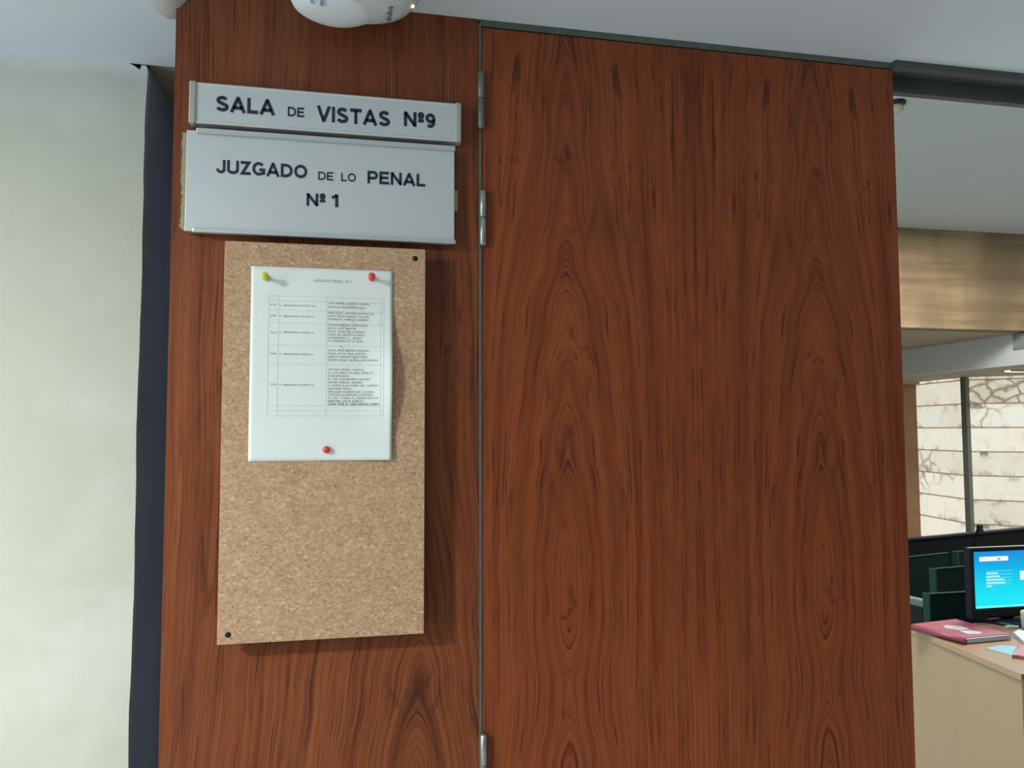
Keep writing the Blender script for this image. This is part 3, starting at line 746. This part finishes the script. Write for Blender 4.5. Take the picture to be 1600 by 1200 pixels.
# sprinkler on the high ceiling
sp = atz(1400, 160, HZ); m = MB()
spr = empty('ceiling_fitting', (sp.x, sp.y, HZ))
MB().lathe([(0, 0), (.05, 0), (.05, -.012), (.03, -.016), (0, -.016)], 24).build('shadow_disc', M['screw'], spr, True)  # black disc standing in for the fitting's shadow on the ceiling
MB().lathe([(0, -.016), (.030, -.016), (.036, -.03), (.034, -.055), (.02, -.062), (0, -.062)], 24).build('body', M['cream'], spr, True)
tag(spr, 'small cream fitting on the high ceiling beside the door top', 'ceiling fitting')

# onyx walls, folded
def wallseg(name, a, b, z0, z1, mat, th=.05):
    d = Vector((b[0]-a[0], b[1]-a[1], 0)); L = d.length; ang = math.atan2(d.y, d.x)
    o = MB().box(0, L, 0, th, z0, z1).build(name, mat, None, loc=(a[0], a[1], 0)); o.rotation_euler.z = ang
    return struct(o)
A_ = (6.974, 7.279); B_ = (6.848, 6.345); C_ = (7.272, 5.964)
dC = Vector((C_[0]-B_[0], C_[1]-B_[1])).normalized(); C2 = (B_[0]+dC.x*4.5, B_[1]+dC.y*4.5)
wallseg('wall_back', A_, B_, 0, 2.207, onyx(2.175, .272, 3.0))
wallseg('wall_back', B_, C2, 0, 2.207, onyx(2.175, .272, 5.2, .56))
wallseg('wall_brown', (.98, 7.30), (6.99, 7.30), 0, 2.18, M['brown'])
m = MB(); m.box(-.035, .035, -.03, .03, 0, 2.206, Matrix.Translation((B_[0]-.012, B_[1]-.012, 0)) @ Matrix.Rotation(.3, 4, 'Z')); struct(m.build('trim_7', M['mullion']))
struct(MB().box(.98, 6.98, 7.2, 7.3, 2.18, 2.21).build('trim_8', M['soffit']))

# dark partition behind the seats
pa = atz(1421, 842, .88); pb = atz(1600, 825, .88)
d = (pb-pa); d.z = 0; dn = d.normalized(); ang = math.atan2(dn.y, dn.x)
part = empty('partition_screen', (pa.x-dn.x*.6, pa.y-dn.y*.6, 0), ang)
MB().box(0, 3.4, 0, .04, 0, .868).build('panel', M['black'], part)
MB().box(0, 3.4, -.006, .046, .868, .88).build('cap_rail', M['bezel'], part)
tag(part, 'low black partition running behind the green seats', 'partition')
wb = atz(1533, 834, .88); t_ = (Vector((wb.x, wb.y, 0))-Vector((part.location.x, part.location.y, 0))).length
wc = empty('webcam', (wb.x, wb.y+.01, .88), ang)
m = MB(); m.box(-.022, .022, -.012, .012, .028, .062); m.build('camera_body', M['bezel'], wc, bevel=.004)
m = MB(); m.box(-.030, .026, -.012, .012, 0, .029); m.build('clip', M['bezel'], wc, bevel=.003)
tag(wc, 'small black block standing on the black partition above the monitor', 'webcam')

def seat(loc, rz, label):
    r = empty('auditorium_seat', (loc[0], loc[1], 0), rz)
    m = MB(); m.box(0, .52, 0, .04, .36, .827); m.build('backrest', M['green'], r, bevel=.012, seg=3)
    m = MB(); m.box(-.002, .010, -.002, .042, .37, .828); m.build('side_lit_edge', M['green_lit'], r, bevel=.004)  # lit side of the backrest, painted as a lighter strip
    m = MB(); m.box(.0, .52, -.002, .010, .824, .831); m.build('top_lit_edge', M['green_lit'], r, bevel=.002)  # highlight along the backrest top, painted as a lighter strip
    m = MB(); m.box(.025, .495, -.24, -.01, .38, .47); m.build('cushion', M['slate'], r, bevel=.02, seg=3)
    for x in (-.03, .50): MB().box(x, x+.05, -.26, -.01, .58, .625).build('armrest', M['pale_green'], r, bevel=.012, seg=3)
    for x in (-.02, .51): MB().box(x, x+.022, -.20, -.02, 0, .58).build('leg', M['screw'], r, bevel=.004)
    return tag(r, label, 'seat', 'dark green seats in the courtroom')
s1 = atz(1488.5, 862.5, .83); s2 = atz(1461, 888.5, .83); s3 = atz(1451, 927.5, .83)
seat((s1.x-.56*dn.x, s1.y-.56*dn.y), ang, 'dark green seat directly beside the door edge, farthest row')
seat((s1.x+.05*dn.x, s1.y+.05*dn.y), ang, 'dark green seat in the farthest row, mostly behind the monitor')
seat((s2.x, s2.y), ang*.6, 'dark green seat in the middle row left of the monitor')
seat((s3.x, s3.y), 0.0, 'dark green seat nearest the desk, just behind the red folder')

# desk
da = atz(1425, 980, .76); db = atz(1595.5, 1052, .76)
dv = Vector((da.x-db.x, da.y-db.y)); dl = 1.0; dang = math.atan2(dv.y, dv.x) - PI/2
desk = empty('desk', (db.x, db.y, 0), dang)
MB().box(-.004, 1.5, -.004, .675, .735, .76).build('desktop', M['desk_top'], desk, bevel=.003)
MB().box(0, .028, 0, .67, 0, .7345).build('side_panel', M['maple'], desk)
MB().box(1.46, 1.488, 0, .67, 0, .7345).build('side_panel', M['maple'], desk)
MB().box(.0285, 1.4595, .02, .04, .2, .7345).build('front_panel', M['desk_top'], desk)
MB().box(-.0045, -.001, -.0045, .675, .7355, .7595).build('edge_band', M['maple'], desk)
tag(desk, 'light maple office desk with a plain side panel, right of the door', 'desk')

# monitor
YM = 1.72
c00 = at(1526, 951.5, YM); c01 = at(1521.5, 862.8, YM)
mz0, mz1 = c00.z, c01.z; mx0 = (c00.x+c01.x)/2; mw = (mz1-mz0)*16/9*1.0
mon = empty('computer_monitor', (mx0+mw/2, YM, .76))
def mo(o): return ch(o, mon)
m = MB(); bz = .020
m.box(mx0-bz, mx0+mw+bz, YM+.003, YM+.04, mz0-.045, mz1+.016); mo(m.build('housing', M['bezel'], bevel=.006))
m = MB(); m.box(mx0-bz+.002, mx0+mw+bz-.002, YM+.004, YM+.02, mz1+.0162, mz1+.019); mo(m.build('top_highlight', M['silver']))  # bright strip painted in for the highlight on the housing top
k = N('lit_screen'); xx = k.sep(k.obj())
gt = k.math('DIVIDE', k.math('SUBTRACT', xx[2], mz0), mz1-mz0)
cc = k.ramp(gt, [(0, (0, .85, .95)), (.35, (0, .72, .90)), (.75, (.0, .42, .80)), (1, (.01, .28, .68))]); k.base((0, 0, 0), .3)
k.val(k.p.inputs['Emission Color'], cc); k.p.inputs['Emission Strength'].default_value = 1.0
m = MB(); m.box(mx0, mx0+mw, YM+.0015, YM+.0035, mz0, mz1); scr = mo(m.build('screen', k.m))
def on_screen(name, rects, mat):
    m = MB()
    for (u0, v0, u1, v1) in rects:
        a = at(u0, v0, YM); b = at(u1, v1, YM)
        m.box(a.x, b.x, YM+.0005, YM+.0014, at(u0, v1, YM).z, a.z)
    o = m.build(name, mat); o.parent = scr; o.matrix_parent_inverse = mon.matrix_world.inverted() if False else Matrix.Translation(mon.location).inverted() @ Matrix.Identity(4)
    o.matrix_parent_inverse = Matrix.Identity(4)
    return o
on_screen('white_banner', [(1530.5, 870.5, 1575.5, 877.5)], emit('screen_white', (.95, .97, .98), 1))
on_screen('banner_emblem', [(1533, 871.5, 1544, 876.5)], emit('screen_yellow', (.95, .80, .35), 1))
on_screen('banner_wording', [(1558.5, 871.8, 1563.5, 874.6)], emit('screen_navy', (.05, .12, .40), 1))
on_screen('menu_text', [(1541.5, 895.0+i*5.1, 1541.5+w_, 897.3+i*5.1) for i, w_ in enumerate((18, 21, 28, 30, 9))], emit('screen_pale', (.50, .90, .98), 1))
on_screen('menu_band', [(1541.5, 892.5+i*5.1, 1582, 893.8+i*5.1) for i in range(5)], emit('screen_mid', (.10, .72, .90), 1))
on_screen('picture_tile', [(1594, 892, 1612, 906)], emit('screen_tile', (.85, .88, .9), 1))
on_screen('task_bar', [(1526.5, 948.0, 1640, 950.5)], emit('screen_bar', (.25, .90, .95), 1))
m = MB(); m.lathe([(0, 0), (.11, 0), (.115, .006), (.09, .014), (.03, .018), (0, .018)], 40, Matrix.Translation((mx0+.20, YM+.03, .7605)))
mo(m.build('stand_base', M['bezel'], None, True))
m = MB(); m.box(mx0+.17, mx0+.23, YM+.036, YM+.055, .77, mz0+.1); mo(m.build('stand_neck', M['bezel'], bevel=.004))
tag(mon, 'black computer monitor with a bright blue lit screen on the desk', 'monitor')

# things on the desk
def slab(name, corners_px, z0, z1, mat, parent=None, bevel=0):
    pts = [atz(u, v, z1) for u, v in corners_px]
    return MB().prism([(p.x, p.y) for p in pts], z0, z1, 'z').build(name, mat, parent, bevel=bevel)
fo = empty('document_folder', (atz(1500, 988, .785).x, atz(1500, 988, .785).y, .7605))
def fch(o): return ch(o, fo)
F4 = [(1424, 976), (1493, 968), (1580, 991), (1511, 997.5)]
fch(slab('back_cover', F4, .7605, .7635, M['pink']))
fch(slab('loose_papers', [(1427, 978.5), (1493, 970.5), (1579, 992.2), (1511, 998.5)], .7636, .7805, M['sheet']))
fch(slab('front_cover', [(1424, 975), (1493, 967), (1578, 990), (1507, 996.5)], .781, .784, M['pink'], None, .0008))
sa = atz(1424, 976, .7845); sb = atz(1508, 997.5, .7845)
m = MB(); dd = (sb-sa); L_ = Vector((dd.x, dd.y)).length
m.lathe([(0, 0), (.0118, 0), (.0118, L_), (0, L_)], 20, Matrix.Translation((sa.x, sa.y, .7725)) @ Matrix.Rotation(math.atan2(dd.y, dd.x), 4, 'Z') @ Matrix.Rotation(PI/2, 4, 'Y'))
fch(m.build('spine', plain('rose_spine', (.26, .06, .10), .5), None, True))
fch(slab('sticker', [(1473, 977.5), (1480, 976.5), (1502, 978.5), (1515, 982.5), (1502, 985), (1478, 981.5)], .7842, .7848, M['sticker']))
fch(slab('sticker', [(1499, 986), (1514, 984.5), (1536, 988), (1530, 990.5), (1512, 990.5)], .7842, .7848, M['sticker2']))
tag(fo, 'magenta document folder with two stickers lying on the desk corner', 'folder')
tag(slab('blue_sheet', [(1540, 1012.5), (1563, 1008), (1589, 1010), (1581, 1024)], .7603, .7612, M['sheet_blue']), 'light blue sheet of paper on the desk in front of the folder', 'paper')
tag(slab('paper_stack', [(1583, 987.5), (1592, 983.5), (1618, 989), (1618, 1008), (1600, 1002)], .7603, .7755, M['sheet']), 'stack of white papers on the desk at the right photo edge', 'paper')
tag(slab('card_folder', [(1581, 1023), (1598, 1007), (1625, 1008), (1625, 1030), (1592, 1024)], .7613, .772, M['pink2']), 'dusky pink card folder at the desk corner, cut by the photo edge', 'folder')
tag(slab('phone_pad', [(1569, 978), (1578, 975.5), (1592, 976), (1592, 979.5), (1574, 980)], .7605, .768, M['grille']), 'thin grey pad lying on the desk beneath the monitor', 'desk pad')
mg = at(1602, 962, 1.60); m = MB(); m.lathe([(0, .7605), (.018, .7605), (.024, .775), (.026, mg.z-.002), (.026, mg.z+.016), (.022, mg.z+.020), (0, mg.z+.020)], 24, Matrix.Translation((mg.x+.012, mg.y, 0)))
tag(m.build('desk_cup', M['cream'], None, True), 'cream coloured cup on the desk by the monitor, cut by the edge', 'cup')

# ------------------------------------------------------------------ light
def area(name, loc, size, power, color, target=None, rot=None, size_y=None):
    l = bpy.data.lights.new(name, 'AREA'); l.energy = power; l.color = color; l.size = size
    if size_y: l.shape = 'RECTANGLE'; l.size_y = size_y
    o = bpy.data.objects.new(name, l); COL.objects.link(o); o.location = loc
    if target is not None: o.rotation_euler = (Vector(target)-Vector(loc)).to_track_quat('-Z', 'Y').to_euler()
    elif rot: o.rotation_euler = rot
    return o
# lobby ceiling lamp, front left, and daylight from the left
area('ceiling_lamp', (-1.65, -1.15, 2.27), .18, 82, (1.0, .97, .88), rot=(0, 0, 0))
area('window_daylight', (-3.1, -1.6, 1.25), 1.2, 42, (.74, .89, 1.0), target=(0, 0, 1.3), size_y=1.5)
area('lobby_fill', (-.9, -2.6, 2.27), .6, 14, (1.0, .96, .88), rot=(0, 0, 0))  # unseen fill light added on the lobby side
area('hall_fill', (4.5, 2.8, 3.36), 1.2, 170, (1.0, .97, .90), rot=(0, 0, 0))  # unseen area light added to brighten the courtroom
area('hall_fill', (1.6, 1.4, 3.36), .8, 70, (1.0, .97, .90), rot=(0, 0, 0))  # unseen fill added to light the desk's side panel
area('hall_fill', (8.3, 4.0, 2.15), .8, 25, (1.0, .95, .88), rot=(0, 0, 0))  # unseen light hung free on the courtroom's right side
w = bpy.data.worlds.new('world'); SC.world = w; w.use_nodes = True
w.node_tree.nodes['Background'].inputs[0].default_value = (.80, .90, 1.0, 1); w.node_tree.nodes['Background'].inputs[1].default_value = .17

SC.view_settings.view_transform = 'Standard'; SC.view_settings.look = 'None'
SC.view_settings.exposure = 0.0; SC.view_settings.gamma = 1.0; SC.view_settings.use_curve_mapping = False
SC.cycles.max_bounces = 6
